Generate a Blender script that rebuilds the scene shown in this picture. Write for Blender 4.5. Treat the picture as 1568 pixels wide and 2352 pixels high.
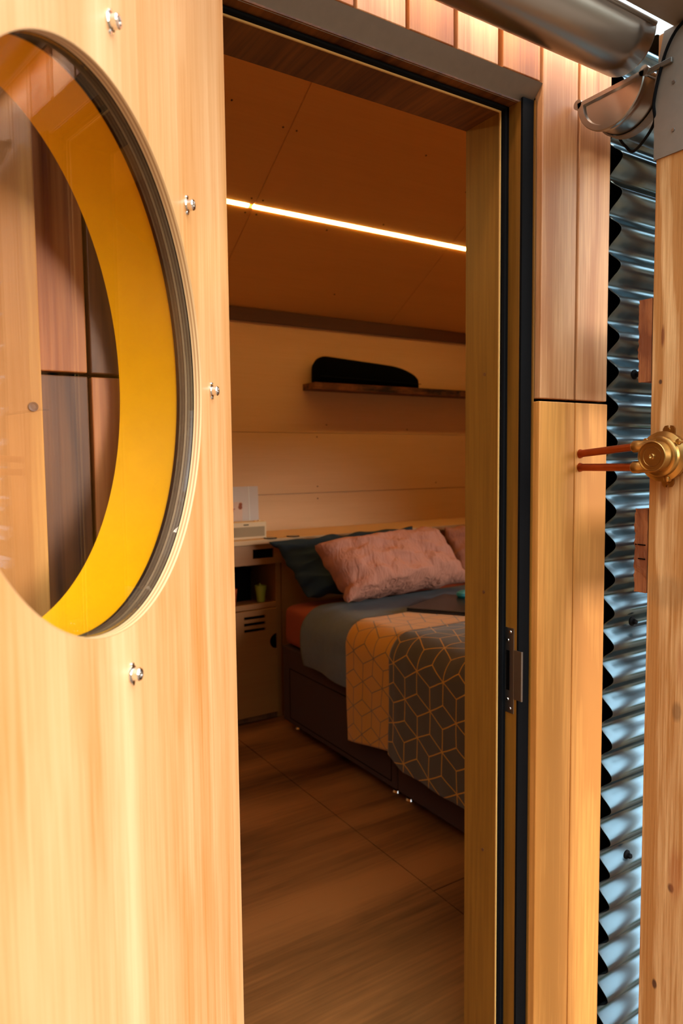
import bpy, math, random
from mathutils import Vector, Matrix, noise
random.seed(7)
S = bpy.context.scene
for o in list(bpy.data.objects): bpy.data.objects.remove(o)
C = S.collection
PI = math.pi

# ---------------------------------------------------------------- camera
YAW, PITCH, ROLL, FPX = 0.567920, 0.0725089, -0.0101545, 1636.0896
def cam_axes():
    f = Vector((math.sin(YAW)*math.cos(PITCH), math.cos(YAW)*math.cos(PITCH), -math.sin(PITCH)))
    r = Vector((math.cos(YAW), -math.sin(YAW), 0)); u = r.cross(f)
    c, s = math.cos(ROLL), math.sin(ROLL)
    return c*r+s*u, -s*r+c*u, f
r_, u_, f_ = cam_axes()
cd = bpy.data.cameras.new('camera'); cam = bpy.data.objects.new('camera', cd); C.objects.link(cam)
cd.sensor_fit = 'VERTICAL'; cd.sensor_height = 36.0; cd.lens = 36.0*FPX/2352.0
cd.clip_start = 0.02
M = Matrix(((r_.x, u_.x, -f_.x, 0), (r_.y, u_.y, -f_.y, 0), (r_.z, u_.z, -f_.z, 1.4), (0, 0, 0, 1)))
cam.matrix_world = M
cd.dof.use_dof = True; cd.dof.focus_distance = 1.25; cd.dof.aperture_fstop = 5.6
S.camera = cam

# ---------------------------------------------------------------- world, sun, exposure
S.view_settings.view_transform = 'Standard'
S.view_settings.look = 'None'
S.view_settings.gamma = 1.0
S.view_settings.use_curve_mapping = False
S.view_settings.exposure = 0.22
SKY = 1.12; SUN = 2.75
w = bpy.data.worlds.new('overcast_sky'); S.world = w; w.use_nodes = True
nt = w.node_tree; nt.nodes.clear()
def wn(t, **k):
    n = nt.nodes.new(t)
    for a, b in k.items(): setattr(n, a, b)
    return n
out = wn('ShaderNodeOutputWorld'); bg = wn('ShaderNodeBackground'); tc = wn('ShaderNodeTexCoord')
sep = wn('ShaderNodeSeparateXYZ'); nt.links.new(tc.outputs['Generated'], sep.inputs[0])
nz = wn('ShaderNodeTexNoise'); nz.inputs['Scale'].default_value = 9; nz.inputs['Detail'].default_value = 6
nt.links.new(tc.outputs['Generated'], nz.inputs['Vector'])
ad = wn('ShaderNodeMath', operation='MULTIPLY_ADD'); ad.inputs[1].default_value = 0.35
nt.links.new(nz.outputs['Fac'], ad.inputs[0]); nt.links.new(sep.outputs['Z'], ad.inputs[2])
rmp = wn('ShaderNodeValToRGB'); e = rmp.color_ramp.elements
e[0].position = 0.10; e[0].color = (0.10, 0.075, 0.05, 1)
e[1].position = 0.20; e[1].color = (0.02, 0.035, 0.01, 1)
for p, c in ((0.47, (0.05, 0.08, 0.02, 1)), (0.55, (0.80, 0.90, 1.0, 1)), (1.0, (0.85, 0.95, 1.1, 1))):
    k = e.new(p); k.color = c
nt.links.new(ad.outputs[0], rmp.inputs[0])
# the brighter part of the overcast sky, behind the photographer's right shoulder
vd = wn('ShaderNodeVectorMath', operation='DOT_PRODUCT'); vd.inputs[1].default_value = Vector((0.25, -0.92, 0.30)).normalized()
nt.links.new(tc.outputs['Generated'], vd.inputs[0])
mr = wn('ShaderNodeMapRange'); mr.inputs[1].default_value = -0.1; mr.inputs[2].default_value = 1.0
mr.inputs[3].default_value = 0.6; mr.inputs[4].default_value = 3.0
nt.links.new(vd.outputs['Value'], mr.inputs[0])
mx = wn('ShaderNodeMath', operation='MULTIPLY'); mx.inputs[1].default_value = SKY
zb_ = wn('ShaderNodeMapRange', interpolation_type='SMOOTHSTEP')       # an overcast sky is brightest overhead
zb_.inputs[1].default_value = .45; zb_.inputs[2].default_value = .85; zb_.inputs[3].default_value = 1.; zb_.inputs[4].default_value = 3.2
nt.links.new(sep.outputs['Z'], zb_.inputs[0])
my = wn('ShaderNodeMath', operation='MULTIPLY'); nt.links.new(mr.outputs[0], my.inputs[0]); nt.links.new(zb_.outputs[0], my.inputs[1])
nt.links.new(my.outputs[0], mx.inputs[0])
nt.links.new(rmp.outputs[0], bg.inputs['Color']); nt.links.new(mx.outputs[0], bg.inputs['Strength'])
nt.links.new(bg.outputs[0], out.inputs[0])
sl = bpy.data.lights.new('soft_sun', 'SUN'); sl.energy = SUN; sl.angle = math.radians(26); sl.color = (1.0, 0.93, 0.82)
so = bpy.data.objects.new('soft_sun', sl); C.objects.link(so)
so.rotation_euler = Vector((-0.42, 0.88, -0.21)).to_track_quat('-Z', 'Y').to_euler()

# ---------------------------------------------------------------- materials
def lin(h):
    h = h.lstrip('#'); v = [int(h[i:i+2], 16)/255 for i in (0, 2, 4)]
    return tuple((x/12.92 if x <= .04045 else ((x+.055)/1.055)**2.4) for x in v)+(1,)
class NT:
    def __init__(s, name):
        s.m = bpy.data.materials.new(name); s.m.use_nodes = True; s.t = s.m.node_tree
        s.b = s.t.nodes['Principled BSDF']; s.out = s.t.nodes['Material Output']
    def n(s, typ, ins=None, **k):
        x = s.t.nodes.new(typ)
        for a, b in k.items(): setattr(x, a, b)
        for a, b in (ins or {}).items():
            if hasattr(b, 'node'): s.t.links.new(b, x.inputs[a])
            else: x.inputs[a].default_value = b
        return x
    def set(s, **k):
        for a, b in k.items():
            a = a.replace('_', ' ')
            if hasattr(b, 'node'): s.t.links.new(b, s.b.inputs[a])
            else: s.b.inputs[a].default_value = b
        return s
    def math(s, op, a, b=0.0, c=0.0):
        return s.n('ShaderNodeMath', {0: a, 1: b, 2: c}, operation=op).outputs[0]
def flat(name, col, rough=.6, metal=0., bump=0., scale=200., var=0., spec=.5):
    t = NT(name); t.set(Roughness=rough, Metallic=metal, Specular_IOR_Level=spec)
    c = lin(col); tc = t.n('ShaderNodeTexCoord')
    nz = t.n('ShaderNodeTexNoise', {'Vector': tc.outputs['Object'], 'Scale': scale, 'Detail': 4.})
    if var:
        n2 = t.n('ShaderNodeTexNoise', {'Vector': tc.outputs['Object'], 'Scale': scale*.12, 'Detail': 5.})
        mr = t.n('ShaderNodeMapRange', {0: n2.outputs['Fac'], 1: .3, 2: .7, 3: 1-var, 4: 1+var})
        mc = t.n('ShaderNodeVectorMath', {0: c[:3], 'Scale': mr.outputs[0]}, operation='SCALE')
        t.set(Base_Color=mc.outputs[0])
    else: t.set(Base_Color=c)
    if bump:
        b = t.n('ShaderNodeBump', {'Height': nz.outputs['Fac'], 'Strength': bump, 'Distance': .001})
        t.set(Normal=b.outputs[0])
    return t.m
def wood(name, light, dark, axis='z', broad=7., fine=130., contrast=.5, rough=.5, rings=0., ringscale=14., bump=.15, stretch=.07, seed=0., knots=False, finew=.8, spots=()):
    """grain runs along axis; broad = bands per metre across the grain"""
    t = NT(name); tc = t.n('ShaderNodeTexCoord')
    k = 'xyz'.index(axis)
    sc = [1., 1., 1.]; sc[k] = stretch
    mp = t.n('ShaderNodeMapping', {'Vector': tc.outputs['Object'], 'Scale': sc, 'Location': (seed, seed*.7, seed*1.3)})
    wv = t.n('ShaderNodeTexNoise', {'Vector': tc.outputs['Object'], 'Scale': 3.1, 'Detail': 2.})
    ds = t.n('ShaderNodeVectorMath', {0: wv.outputs['Color'], 'Scale': .035}, operation='SCALE')
    v = t.n('ShaderNodeVectorMath', {0: mp.outputs[0], 1: ds.outputs[0]}, operation='ADD')
    n1 = t.n('ShaderNodeTexNoise', {'Vector': v.outputs[0], 'Scale': broad, 'Detail': 5., 'Roughness': .6})
    sc2 = [1., 1., 1.]; sc2[k] = .03
    mp2 = t.n('ShaderNodeMapping', {'Vector': tc.outputs['Object'], 'Scale': sc2, 'Location': (seed, 0, seed)})
    n2 = t.n('ShaderNodeTexNoise', {'Vector': mp2.outputs[0], 'Scale': fine, 'Detail': 3.})
    a = t.math('MULTIPLY_ADD', n1.outputs['Fac'], 1.5, -.25)
    f = t.math('MULTIPLY_ADD', n2.outputs['Fac'], finew, -finew/2)
    s = t.math('ADD', a, f)
    if rings:
        wt = t.n('ShaderNodeTexNoise', {'Vector': v.outputs[0], 'Scale': 2.2, 'Detail': 1.})
        ph = t.math('MULTIPLY', wt.outputs['Fac'], ringscale*2.0)
        ph = t.math('SINE', t.math('MULTIPLY', ph, 6.283))
        ph = t.math('POWER', t.math('MULTIPLY_ADD', ph, .5, .5), 2.5)
        s = t.math('MULTIPLY_ADD', ph, -rings, s)
    mr = t.n('ShaderNodeMapRange', {0: s, 1: .5-.5/contrast*.6, 2: .5+.5/contrast*.6})
    mix = t.n('ShaderNodeMixRGB', {0: mr.outputs[0], 1: lin(dark), 2: lin(light)})
    col = mix.outputs[0]
    if knots:
        km = t.n('ShaderNodeMapping', {'Vector': tc.outputs['Object'], 'Scale': (1, 1, .7), 'Location': (seed, seed, seed)})
        vo = t.n('ShaderNodeTexVoronoi', {'Vector': km.outputs[0], 'Scale': 4.5})
        kf = t.n('ShaderNodeMapRange', {0: vo.outputs['Distance'], 1: .03, 2: .07, 3: .75, 4: 0.})
        col = t.n('ShaderNodeMixRGB', {0: kf.outputs[0], 1: col, 2: lin('#5a2c10')}).outputs[0]
    for (px, py, pz), (rx, ry, rz), sc_, k_ in spots:          # knots and stains at their own places
        dv_ = t.n('ShaderNodeVectorMath', {0: tc.outputs['Object'], 1: (px, py, pz)}, operation='SUBTRACT')
        dd = t.n('ShaderNodeVectorMath', {0: dv_.outputs[0], 1: (1/rx, 1/ry, 1/rz)}, operation='MULTIPLY')
        ln_ = t.n('ShaderNodeVectorMath', {0: dd.outputs[0]}, operation='LENGTH')
        sf = t.n('ShaderNodeMapRange', {0: t.math('ADD', ln_.outputs['Value'], t.math('MULTIPLY_ADD', n2.outputs['Fac'], .8, -.4)), 1: .6, 2: 1.1, 3: k_, 4: 0.})
        col = t.n('ShaderNodeMixRGB', {0: sf.outputs[0], 1: col, 2: lin(sc_)}).outputs[0]
    t.set(Base_Color=col, Roughness=rough)
    hb = t.math('ADD', n2.outputs['Fac'], t.math('MULTIPLY', s, .6))
    b = t.n('ShaderNodeBump', {'Height': hb, 'Strength': bump, 'Distance': .001})
    t.set(Normal=b.outputs[0])
    return t.m
def emit(name, col, strength):
    t = NT(name); t.set(Base_Color=lin(col), Emission_Color=lin(col), Emission_Strength=strength); return t.m
def glass(name, ior=1.5, tint=(1, 1, 1, 1), gain=1.0):
    t = NT(name); t.t.nodes.remove(t.b)
    tr = t.n('ShaderNodeBsdfTransparent', {'Color': tint}); gl = t.n('ShaderNodeBsdfGlossy', {'Roughness': 0.0})
    lw = t.n('ShaderNodeLayerWeight', {'Blend': .5})      # Schlick reflectance, the same from both faces of the pane
    g = t.math('MULTIPLY', t.math('MULTIPLY_ADD', t.math('POWER', lw.outputs['Facing'], 5.), .96, .04), gain)
    mx = t.n('ShaderNodeMixShader', {0: g, 1: tr.outputs[0], 2: gl.outputs[0]})
    t.t.links.new(mx.outputs[0], t.out.inputs[0]); return t.m
def rhombille(name, base, line, edge=.085, lw=.065, rough=.95):
    t = NT(name); uv = t.n('ShaderNodeUVMap')
    wob = t.n('ShaderNodeTexNoise', {'Vector': uv.outputs[0], 'Scale': 7., 'Detail': 1.})
    wo = t.n('ShaderNodeVectorMath', {0: wob.outputs['Color'], 'Scale': .012}, operation='SCALE')
    uu = t.n('ShaderNodeVectorMath', {0: uv.outputs[0], 1: wo.outputs[0]}, operation='ADD')
    sp = t.n('ShaderNodeSeparateXYZ', {0: uu.outputs[0]})
    x = t.math('MULTIPLY', sp.outputs[0], 1/edge); y = t.math('MULTIPLY', sp.outputs[1], 1/edge)
    r3 = math.sqrt(3)
    def cell(ox, oy):
        px = t.math('SUBTRACT', t.math('FLOORED_MODULO', t.math('ADD', x, ox+r3/2+100*r3), r3), r3/2)
        py = t.math('SUBTRACT', t.math('FLOORED_MODULO', t.math('ADD', y, oy+1.5+300), 3.), 1.5)
        return px, py
    ax, ay = cell(0, 0); bx, by = cell(r3/2, 1.5)
    def l2(a, b): return t.math('ADD', t.math('MULTIPLY', a, a), t.math('MULTIPLY', b, b))
    sel = t.math('LESS_THAN', l2(ax, ay), l2(bx, by))
    def pick(a, b): return t.math('ADD', t.math('MULTIPLY', a, sel), t.math('MULTIPLY', b, t.math('SUBTRACT', 1., sel)))
    px, py = pick(ax, bx), pick(ay, by)
    m = t.math('MAXIMUM', t.math('ABSOLUTE', px), t.math('MAXIMUM',
        t.math('ABSOLUTE', t.math('ADD', t.math('MULTIPLY', px, .5), t.math('MULTIPLY', py, r3/2))),
        t.math('ABSOLUTE', t.math('SUBTRACT', t.math('MULTIPLY', px, .5), t.math('MULTIPLY', py, r3/2)))))
    d = t.math('SUBTRACT', r3/2, m)
    for ang in (90, 210, 330):
        cx, cy = math.cos(math.radians(ang)), math.sin(math.radians(ang))
        dt = t.math('ADD', t.math('MULTIPLY', px, cx), t.math('MULTIPLY', py, cy))
        cr = t.math('ABSOLUTE', t.math('SUBTRACT', t.math('MULTIPLY', px, cy), t.math('MULTIPLY', py, cx)))
        far = t.math('MULTIPLY', t.math('LESS_THAN', dt, 0.), 5.)
        d = t.math('MINIMUM', d, t.math('ADD', cr, far))
    ln = t.math('LESS_THAN', d, lw/2)
    mix = t.n('ShaderNodeMixRGB', {0: ln, 1: lin(base), 2: lin(line)})
    t.set(Base_Color=mix.outputs[0], Roughness=rough, Sheen_Weight=.2)
    nz = t.n('ShaderNodeTexNoise', {'Vector': uv.outputs[0], 'Scale': 500.})
    b = t.n('ShaderNodeBump', {'Height': nz.outputs['Fac'], 'Strength': .4, 'Distance': .002}); t.set(Normal=b.outputs[0])
    return t.m

m_ply_door = wood('pale_poplar_plywood', '#ebb684', '#c4803f', 'z', broad=9., fine=150, contrast=1.1, rough=.45, finew=.4, stretch=.03, bump=.06, seed=3.1)
m_ply_edge = NT('plywood_edge')
_tc = m_ply_edge.n('ShaderNodeTexCoord'); _sp = m_ply_edge.n('ShaderNodeSeparateXYZ', {0: _tc.outputs['Object']})
_s = m_ply_edge.math('SINE', m_ply_edge.math('MULTIPLY', _sp.outputs[1], 6.283/.0042))
_c = m_ply_edge.n('ShaderNodeMixRGB', {0: m_ply_edge.math('MULTIPLY_ADD', _s, .5, .5), 1: lin('#a87445'), 2: lin('#e0b27c')})
m_ply_edge.set(Base_Color=_c.outputs[0], Roughness=.6); m_ply_edge = m_ply_edge.m
m_yellow = flat('glossy_yellow_paint', '#ffb000', .45, var=.03, spec=.2)
m_black = flat('black_rubber', '#08080a', .8, bump=.2, spec=.12)
m_membrane = flat('black_membrane', '#050505', .9, spec=.05)
m_glass = glass('clear_glass', 1.5, gain=1.3)
m_chrome = flat('chrome', '#e8e0d8', .12, 1.)
m_cedar = wood('red_cedar_board', '#cf8244', '#9c5222', 'z', broad=9, fine=170, contrast=1., rough=.5, rings=.25, ringscale=9, seed=1.7)
m_cedar2 = wood('pink_cedar_board', '#e6ab76', '#b47242', 'z', broad=9, fine=190, contrast=.9, rough=.42, rings=.15, ringscale=6, seed=8.2)
m_cedar3 = wood('amber_larch_board', '#f2a653', '#c47c34', 'z', broad=8, fine=170, contrast=.9, rough=.5, rings=.35, ringscale=12, seed=5.5)
m_brown = wood('brown_cedar_board', '#8a5730', '#553018', 'z', broad=9, fine=170, contrast=.7, rough=.5, rings=.3, seed=4.4)
_o = (1.26, .77, -.22)
def _sp(y, z, ry, rz, c, k): return ((1.21-_o[0], y-_o[1], z-_o[2]), (.03, ry, rz), c, k)
m_uprightwood = wood('golden_pine', '#e0a050', '#b87430', 'z', broad=9, fine=160, contrast=.9, rough=.6, rings=.4, ringscale=7, bump=.4, seed=1.2)
m_postwood = wood('rough_pine', '#f2c084', '#b87a3c', 'z', broad=12, fine=230, contrast=1.0, rough=.7, rings=.9, ringscale=12, bump=.9, seed=2.2, stretch=.06, finew=.9,
    spots=[_sp(.800, 1.538, .004, .005, '#4a2410', .9), _sp(.798, 1.620, .0035, .022, '#7c3a10', .85), _sp(.790, 1.335, .012, .035, '#8a4a20', .6),
           _sp(.756, .589, .007, .010, '#4a2410', .9), _sp(.785, .380, .006, .010, '#4a2410', .9), _sp(.752, .930, .010, .020, '#5a3a20', .5),
           _sp(.775, 1.150, .05, .035, '#8e683e', .35), _sp(.748, .62, .016, .055, '#a85a28', .5), _sp(.735, 1.02, .02, .06, '#a85a28', .45)])
m_endgrain = wood('sawn_end_grain', '#b9703c', '#7c3f1a', 'z', broad=20, fine=240, contrast=.8, rough=.85, rings=.5, ringscale=12, bump=.8, stretch=.4, seed=6.6)
m_jamb = wood('varnished_jamb', '#9c6720', '#6e430f', 'z', broad=8, fine=140, contrast=.7, rough=.42, stretch=.05, seed=9.4)
m_head = wood('varnished_head', '#8a4f1c', '#4b250c', 'y', broad=9, fine=120, contrast=.9, rough=.45, stretch=.12, seed=2.9)
m_goldedge = flat('bare_plywood_edge', '#d9a55a', .6)
m_inply = wood('birch_plywood_lining', '#d6b084', '#c69c6c', 'x', broad=5, fine=120, contrast=.45, rough=.55, bump=.05, seed=7.7)
m_ceil = wood('birch_plywood_ceiling', '#e8ac58', '#d89a48', 'x', broad=5, fine=120, contrast=.45, rough=.5, bump=.05, seed=4.1)
m_floor = wood('dark_plywood_floor', '#9a6232', '#351806', 'x', broad=3.6, fine=90, finew=.35, contrast=1.1, rough=.38, stretch=.16, bump=.05, seed=1.1)
m_trim = wood('dark_hardwood_trim', '#5a2c14', '#40200f', 'x', seed=1)
m_shelfw = wood('live_edge_shelf', '#7d4a20', '#1e0e05', 'x', broad=22, fine=120, contrast=1.2, rough=.7, stretch=.25, bump=.8, seed=3)
m_cab = wood('cabinet_plywood', '#a06c34', '#8c5a28', 'x', broad=5, fine=120, contrast=.4, rough=.5, bump=.05, seed=2)
m_dark = flat('dark_void', '#060403', .9, spec=.05)
m_steel = flat('galvanised_steel', '#8f8a84', .38, 1., bump=.05, scale=60, var=.08)
m_gutter = flat('zinc_gutter', '#a29a92', .30, 1., bump=.12, scale=14, var=.05)
m_plate = flat('grey_flashing', '#85786a', .5, .25, bump=.15, scale=500, var=.04)
m_corr = flat('glossy_slate_metal', '#6d8088', .24, .9, bump=.01, scale=60)
m_brass = flat('aged_brass', '#b48a4e', .32, 1., bump=.08, scale=150, var=.12)
m_copper = flat('copper', '#a34f28', .38, 1., bump=.15, scale=200, var=.15)
m_led = emit('warm_led', '#ffcb70', 62.)
m_led2 = emit('warm_white_led', '#ffe6cc', 30.)
m_poly = NT('clear_roof_sheet'); m_poly.t.nodes.remove(m_poly.b)
_t = m_poly.n('ShaderNodeBsdfTransparent', {'Color': (.85, .9, .88, 1)}); _d = m_poly.n('ShaderNodeBsdfTranslucent', {'Color': (.8, .88, .85, 1)})
_m = m_poly.n('ShaderNodeMixShader', {0: .55, 1: _t.outputs[0], 2: _d.outputs[0]}); m_poly.t.links.new(_m.outputs[0], m_poly.out.inputs[0]); m_poly = m_poly.m
m_blue = flat('navy_cotton', '#1a2f42', .95, bump=.5, scale=300)
m_pink = flat('terracotta_linen', '#b27865', .95, bump=.5, scale=350, var=.06)
_t = NT('terracotta_linen'); _tc = _t.n('ShaderNodeTexCoord')
_mp = _t.n('ShaderNodeMapping', {'Vector': _tc.outputs['Object'], 'Scale': (1., 1., .35), 'Rotation': (0, .5, 0)})
_a = _t.n('ShaderNodeTexNoise', {'Vector': _mp.outputs[0], 'Scale': 26., 'Detail': 4., 'Distortion': 1.5})
_b = _t.n('ShaderNodeTexNoise', {'Vector': _tc.outputs['Object'], 'Scale': 350., 'Detail': 2.})
_b1 = _t.n('ShaderNodeBump', {'Height': _a.outputs['Fac'], 'Strength': .7, 'Distance': .02})
_b2 = _t.n('ShaderNodeBump', {'Height': _b.outputs['Fac'], 'Strength': .4, 'Distance': .001, 'Normal': _b1.outputs[0]})
_t.set(Base_Color=lin('#b27865'), Roughness=.95, Normal=_b2.outputs[0]); m_pink = _t.m
m_rust = flat('rust_jersey', '#8a3a1c', .95, bump=.4, scale=300)
m_duvet = flat('grey_blue_duvet', '#5c6168', .95, bump=.6, scale=380, var=.05)
m_base = flat('dark_brown_upholstery', '#3a1f18', .9, bump=.4, scale=400)
m_throw_y = rhombille('mustard_throw', '#c08014', '#6f5a34', lw=.05)
m_throw_g = rhombille('grey_throw', '#4b3e2c', '#c0831c', lw=.05)
m_laptop = flat('dark_laptop', '#24262a', .35, .3)
m_teal = flat('teal_plastic', '#1488a0', .4)
m_bag = flat('black_fabric', '#030303', .95, bump=.3, spec=.05)
m_cream = flat('cream_plastic', '#d9b98c', .5)
m_grille = flat('beige_grille', '#a08a6c', .8, bump=.8, scale=900)
m_paper = flat('white_paper', '#c9c0bd', .7)
m_pic = flat('pale_picture', '#d6b9a8', .7)
m_red = flat('red_print', '#a83a34', .7)
m_rustp = flat('rust_print', '#96502e', .7)
m_limepot = flat('lime_pot', '#9aa02c', .6)
m_orpot = flat('orange_pot', '#c0592a', .6)
m_deck = wood('weathered_decking', '#6f573d', '#57422c', 'x', broad=8, fine=120, contrast=.6, rough=.7, seed=6)
m_white = flat('white_paint', '#d8d4cc', .5)

# ---------------------------------------------------------------- mesh helpers
class MB:
    def __init__(s): s.v = []; s.f = []; s.uv = None
    def add(s, vs, fs):
        o = len(s.v); s.v += [tuple(p) for p in vs]; s.f += [tuple(i+o for i in f) for f in fs]; return s
    def box(s, x0, x1, y0, y1, z0, z1):
        v = [(x, y, z) for x in (x0, x1) for y in (y0, y1) for z in (z0, z1)]
        return s.add(v, [(0, 1, 3, 2), (4, 6, 7, 5), (0, 4, 5, 1), (2, 3, 7, 6), (0, 2, 6, 4), (1, 5, 7, 3)])
    def prism_x(s, prof, x0, x1, cap=True):
        """profile of (y, z) points extruded along x"""
        n = len(prof); v = [(x0, y, z) for y, z in prof]+[(x1, y, z) for y, z in prof]
        f = [(i, (i+1) % n, (i+1) % n+n, i+n) for i in range(n)]
        if cap: f += [tuple(range(n))[::-1], tuple(range(n, 2*n))]
        return s.add(v, f)
    def lathe(s, prof, origin=(0, 0, 0), axis=(0, 0, 1), seg=40, cap=True):
        """profile of (height, radius) revolved round axis"""
        a = Vector(axis).normalized(); b = a.orthogonal().normalized(); c = a.cross(b); o = Vector(origin)
        v = []; f = []; n = len(prof)
        for h, r in prof:
            for k in range(seg):
                t = 2*PI*k/seg; v.append(o+a*h+(b*math.cos(t)+c*math.sin(t))*r)
        for i in range(n-1):
            for k in range(seg):
                f.append((i*seg+k, i*seg+(k+1) % seg, (i+1)*seg+(k+1) % seg, (i+1)*seg+k))
        if cap: f += [tuple(range(seg))[::-1], tuple(range((n-1)*seg, n*seg))]
        return s.add(v, f)
    def tube(s, pts, r, seg=12):
        pts = [Vector(p) for p in pts]; v = []; f = []; up = None
        for i, p in enumerate(pts):
            d = (pts[min(i+1, len(pts)-1)]-pts[max(i-1, 0)]).normalized()
            b = d.orthogonal().normalized() if up is None else (up-d*up.dot(d)).normalized()
            up = b; c = d.cross(b)
            for k in range(seg):
                t = 2*PI*k/seg; v.append(p+(b*math.cos(t)+c*math.sin(t))*r)
        n = len(pts)
        for i in range(n-1):
            for k in range(seg): f.append((i*seg+k, i*seg+(k+1) % seg, (i+1)*seg+(k+1) % seg, (i+1)*seg+k))
        f += [tuple(range(seg))[::-1], tuple(range((n-1)*seg, n*seg))]
        return s.add(v, f)
    def grid(s, fn, nu, nv, uvfn=None):
        o = len(s.v)
        for i in range(nu+1):
            for j in range(nv+1): s.v.append(tuple(fn(i/nu, j/nv)))
        for i in range(nu):
            for j in range(nv):
                a = o+i*(nv+1)+j; s.f.append((a, a+nv+1, a+nv+2, a+1))
        if uvfn:
            s.uv = [uvfn(i/nu, j/nv) for i in range(nu+1) for j in range(nv+1)]
        return s
    def holed(s, x0, x1, z0, z1, R, y0, y1, seg=128):
        """plate in xz with a round hole at the origin, thick y0..y1; returns outside faces only"""
        v = []; f = []
        for k in range(seg):
            t = 2*PI*k/seg; c, n = math.cos(t), math.sin(t)
            q = min((x1 if c > 0 else x0)/c if abs(c) > 1e-9 else 1e9, (z1 if n > 0 else z0)/n if abs(n) > 1e-9 else 1e9)
            for y in (y0, y1):
                v.append((R*c, y, R*n)); v.append((q*c, y, q*n))
        # corners are pulled to the true rectangle corners
        for cx, cz in ((x1, z1), (x0, z1), (x0, z0), (x1, z0)):
            k = min(range(seg), key=lambda k: (v[4*k+1][0]-cx)**2+(v[4*k+1][2]-cz)**2)
            v[4*k+1] = (cx, y0, cz); v[4*k+3] = (cx, y1, cz)
        for k in range(seg):
            a, b = 4*k, 4*((k+1) % seg)
            f += [(a, a+1, b+1, b), (a+2, b+2, b+3, a+3), (a+1, a+3, b+3, b+1), (a, b, b+2, a+2)]
        return s.add(v, f)
def link(name, mb, mats, parent=None, smooth=False, bevel=0., solid=0., subsurf=0, angle=35):
    me = bpy.data.meshes.new(name); off = Vector(parent.location) if parent and parent.get('_shift', 1) else Vector((0, 0, 0))
    vs = [tuple(Vector(p)-off) for p in mb.v] if parent else mb.v
    me.from_pydata(vs, [], mb.f); me.update()
    if mb.uv:
        ul = me.uv_layers.new(name='UVMap')
        for l in me.loops: ul.data[l.index].uv = mb.uv[l.vertex_index]
    for m in (mats if isinstance(mats, (list, tuple)) else [mats]): me.materials.append(m)
    import bmesh
    bm = bmesh.new(); bm.from_mesh(me); bmesh.ops.recalc_face_normals(bm, faces=bm.faces); bm.to_mesh(me); bm.free()
    o = bpy.data.objects.new(name, me); C.objects.link(o)
    if parent: o.parent = parent
    if solid: k = o.modifiers.new('solid', 'SOLIDIFY'); k.thickness = solid; k.offset = 0
    if bevel:
        k = o.modifiers.new('bevel', 'BEVEL'); k.width = bevel; k.segments = 2; k.limit_method = 'ANGLE'; k.angle_limit = math.radians(40)
    if subsurf: k = o.modifiers.new('sub', 'SUBSURF'); k.levels = subsurf; k.render_levels = subsurf
    if smooth:
        for p in me.polygons: p.use_smooth = True
        if not subsurf and not mb.uv:
            try: me.set_sharp_from_angle(angle=math.radians(angle))
            except Exception: pass
    return o
def empty(name, loc=(0, 0, 0)):
    o = bpy.data.objects.new(name, None); o.location = loc; o.empty_display_size = .05; C.objects.link(o); return o
def tag(o, label, cat, group=None):
    o['label'] = label; o['category'] = cat
    if group: o['group'] = group
    return o
def struct(o): o['kind'] = 'structure'; return o
def thing(name, loc, label, cat, group=None): return tag(empty(name, loc), label, cat, group)
def box(*a): return MB().box(*a)

# ================================================================ the setting
# ---- ground, deck
struct(link('floor', MB().box(-1.6, 1.4345, 1.10, 3.9, -.05, 0).box(1.4385, 3.95, 1.72, 3.9, -.05, 0).box(1.4385, 3.95, 1.10, 1.716, -.05, 0), m_floor))
struct(link('trim_1', box(-4, 6, -5, .995, -.30, -.22), m_deck))
# ---- interior shell
struct(link('wall_back', MB().box(-1.6, 3.95, 3.803, 3.9, 0, 1.2005).box(-1.6, 3.95, 3.8, 3.9, 1.2025, 1.568)
            .box(-1.6, 3.95, 3.8, 3.9, 1.570, 2.29), m_inply))
struct(link('wall_left', box(-1.7, -1.6, 1.15, 3.9, 0, 3.1), m_inply))
struct(link('wall_right', box(3.95, 4.05, 1.15, 3.9, 0, 3.1), m_inply))
struct(link('trim_2', box(-1.6, 3.95, 3.782, 3.80, 2.203, 2.276), m_trim))
def slope(x0, x1, ya, yb, th=.03):
    def zz(y): return 2.276+.587*(3.8-y) if y >= 2.5 else 2.276+.587*(y-1.2)
    mb = MB(); mb.prism_x([(ya, zz(ya)), (yb, zz(yb)), (yb, zz(yb)+th), (ya, zz(ya)+th)], x0, x1); return mb
cb = MB()
for xa, xb in ((-1.6, .30), (.303, 1.5565), (1.5595, 2.80), (2.803, 3.95)):
    for ya, yb in ((3.9, 3.212), (3.194, 2.5), (2.4999, 1.1)):
        s_ = slope(xa, xb, ya, yb); cb.add(s_.v, s_.f)
ceil = struct(link('ceiling', cb, m_ceil))
dots = MB()
nrm = Vector((0, -.587, -1)).normalized()
for x, y in ((1.264, 2.783), (2.284, 2.784), (2.281, 3.628), (1.53, 3.24), (1.59, 3.24), (1.53, 3.165), (1.59, 3.165),
             (1.525, 2.83), (1.592, 2.83), (2.0, 3.25), (2.3, 3.16), (2.65, 2.9)):
    dots.lathe([(0, .0042), (.0012, .0042)], (x, y, 2.276+.587*(3.8-y)), nrm, 10)
link('screw', dots, m_dark, ceil)
bd = MB()
for x, z in ((2.25, 1.545), (2.32, 1.62), (2.95, 1.60), (2.25, 1.24), (2.25, 1.165), (3.2, 1.24)):
    bd.lathe([(0, .004), (.001, .004)], (x, 3.7995, z), (0, -1, 0), 10)
struct(link('trim_3', bd, m_dark))
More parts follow.
